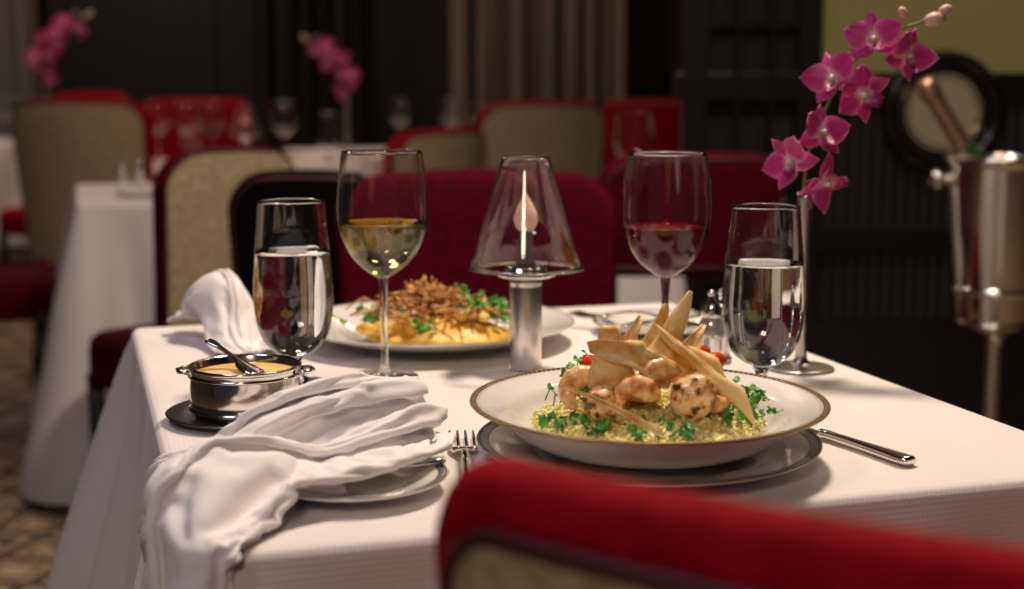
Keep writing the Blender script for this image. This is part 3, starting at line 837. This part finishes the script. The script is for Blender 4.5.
def lf1(x,y):
    h=0
    for c,r,rz in (E1,E2):
        dx,dy=x-c[0],y-c[1]; cs_,sn=math.cos(-rz),math.sin(-rz); a=(dx*cs_-dy*sn)/(r[0]*1.25); b=(dx*sn+dy*cs_)/(r[1]*1.35)
        h=max(h,(c[2]+r[2]-.745)*math.exp(-(a*a+b*b)*.55))
    return h+.004
def lf2(x,y):
    c,r,rz=E3; dx,dy=x-c[0],y-c[1]
    return .072*math.exp(-((dx*dx+dy*dy)/(.05**2))*.5)+.006
try:
    n1=sim_napkin((-.045,1.168),(-.315,.875),.032,.148,.040,.042,3.5,1.0,24,NX=60,NY=76,bend=2.0,liftf=lf1)
    n2=sim_napkin((-.410,1.745),(-.262,1.550),.040,.060,.030,.022,1.5,2.0,18,NX=44,NY=40,bend=2.0,lift=.002,leanA=.006,liftf=lf2)
finally:
    for c in cols: D.objects.remove(c,do_unlink=True)
for (V,F) in (n1,n2):
    o=mesh_obj('linen_napkin',V,F,M_napkin)
    so=o.modifiers.new('th','SOLIDIFY'); so.thickness=.0013; so.offset=0
    sb=o.modifiers.new('sub','SUBSURF'); sb.levels=1; sb.render_levels=1
# ---------------------------------------------------------------- champagne bucket
gc=group('champagne_bucket_stand',(.930,2.7,0))
lathe('bucket',cr([(0,.60),(.070,.60),(.074,.605),(.080,.66),(.090,.75),(.099,.85),(.103,.90)],4)+[Vector((.109,.905)),Vector((.110,.915)),Vector((.104,.918)),Vector((.100,.91)),Vector((.095,.84)),Vector((.07,.62)),Vector((0,.615))],M_silver,64,gc)
lathe('ring_band',[(.079,.655),(.085,.657),(.086,.667),(.081,.67)],M_silver,64,gc)
lathe('stand',cr([(0,.003),(.14,.003),(.15,.008),(.13,.018),(.05,.03),(.018,.05),(.014,.10),(.014,.55),(.022,.575),(.05,.59),(.06,.5995),(0,.5995)],3),M_brushed,48,gc)
for s in (-1,1):
    lathe('knob_%d'%(s+1),cr([(0,0),(.008,0),(.010,.012),(.018,.018),(.019,.028),(.012,.036),(0,.038)],3),M_silver,24,gc,loc=(s*.100,0,.872),rot=(0,s*pi/2,0))
gbt=group('champagne_bottle',(.962,2.69,.762),rot=(0,math.radians(-33),0))
lathe('bottle_body',cr([(0,0),(.030,0),(.034,.005),(.036,.10),(.032,.15),(.018,.20),(.0150,.23)],4),mat('green_bottle_glass',(.02,.05,.015),.08),32,gbt)
lathe('foil',cr([(.0175,.185),(.0170,.22),(.0170,.275),(.0175,.315),(.0205,.32),(.0205,.338),(.0175,.348),(.010,.355),(0,.356)],4),mat('copper_foil',(.50,.33,.23),.35,.9),32,gbt)
# ---------------------------------------------------------------- background table settings
for x,y in ((-1.22,5.38),(-.86,5.40),(-1.36,5.5)): wine_glass('wine_glass',(x,y,Z),seg=32)
wine_glass('wine_glass',(-1.12,5.34,Z),M_rwine,.14,seg=32)
for x,y in ((-1.27,5.66),(-.72,5.6)): water_glass('water_glass',(x,y,Z),seg=32,lm=None)
table_lamp((-1.01,5.42,Z),1,32)
for x,y in ((-2.55,7.4),(-2.8,7.4),(-2.66,7.55),(-2.45,7.6)): wine_glass('wine_glass',(x,y,Z),seg=24)
orchid_vase((-2.35,7.25,Z),1.75,5)
orchid_vase((-.72,6.25,Z),1.35,8,-1)
for x,y in ((-.28,6.45),(-.15,6.55),(-.5,6.4)): wine_glass('wine_glass',(x,y,Z),seg=24)
wine_glass('wine_glass',(.28,3.28,Z),seg=32)
for i in range(2):
    plate('bread_plate',(-1.0+i*.32,3.84+i*.09,Z),.072,.014,.05,[M_china,M_grey,M_black],[(.001,1),(.001,2)])
fork('table_fork',(-.84,3.88,Z+.001),TA)
shaker((-1.05,4.02,Z)); shaker((-1.10,4.02,Z),.92)
# ---------------------------------------------------------------- lights
def area(name,loc,tgt,size,power,col):
    l=D.lights.new(name,'AREA'); l.energy=power; l.color=col; l.size=size; l.shape='DISK'
    o=D.objects.new(name,l); S.collection.objects.link(o); o.location=loc
    o.rotation_euler=(Vector(tgt)-Vector(loc)).to_track_quat('-Z','Y').to_euler(); return o
area('overhead_area_light',(.35,1.95,2.6),(.05,1.3,.75),.25,42,(1,.82,.62))
area('overhead_area_light',(-.9,.9,2.7),(-.1,1.3,.75),.5,8,(.92,.82,1))  # added cool fill from the left, not a fixture of the room
area('overhead_area_light',(-1.0,4.0,2.8),(-.9,4.1,.7),.4,9,(1,.74,.60))  # this and the following background lights are added to light the room behind
area('overhead_area_light',(-1.2,5.8,2.8),(-1.2,5.9,.7),.4,9,(1,.70,.50))
area('overhead_area_light',(.1,6.0,2.8),(.1,6.6,.9),.4,11,(1,.70,.50))
area('overhead_area_light',(-2.8,6.9,2.8),(-2.8,7.4,.9),.4,18,(1,.76,.60))
area('overhead_area_light',(1.1,2.7,2.8),(1.0,2.9,.8),.3,6,(1,.78,.58))
area('overhead_area_light',(-.3,-1.2,2.3),(.15,.5,.8),.4,12,(1,.80,.62))  # added behind the camera to brighten the foreground chair's cream back
w=D.worlds.new('World'); S.world=w; w.use_nodes=True
w.node_tree.nodes['Background'].inputs['Color'].default_value=(.54,.42,.48,1)
w.node_tree.nodes['Background'].inputs['Strength'].default_value=.05
# ---------------------------------------------------------------- camera
cam=D.cameras.new('Camera'); co=D.objects.new('Camera',cam); S.collection.objects.link(co); S.camera=co
co.location=(0,0,1.05); co.rotation_euler=(math.radians(90-8.4),0,0)
cam.lens=50; cam.sensor_width=36; cam.clip_start=.02
cam.dof.use_dof=True; cam.dof.focus_distance=1.22; cam.dof.aperture_fstop=3.8
S.view_settings.view_transform='Standard'
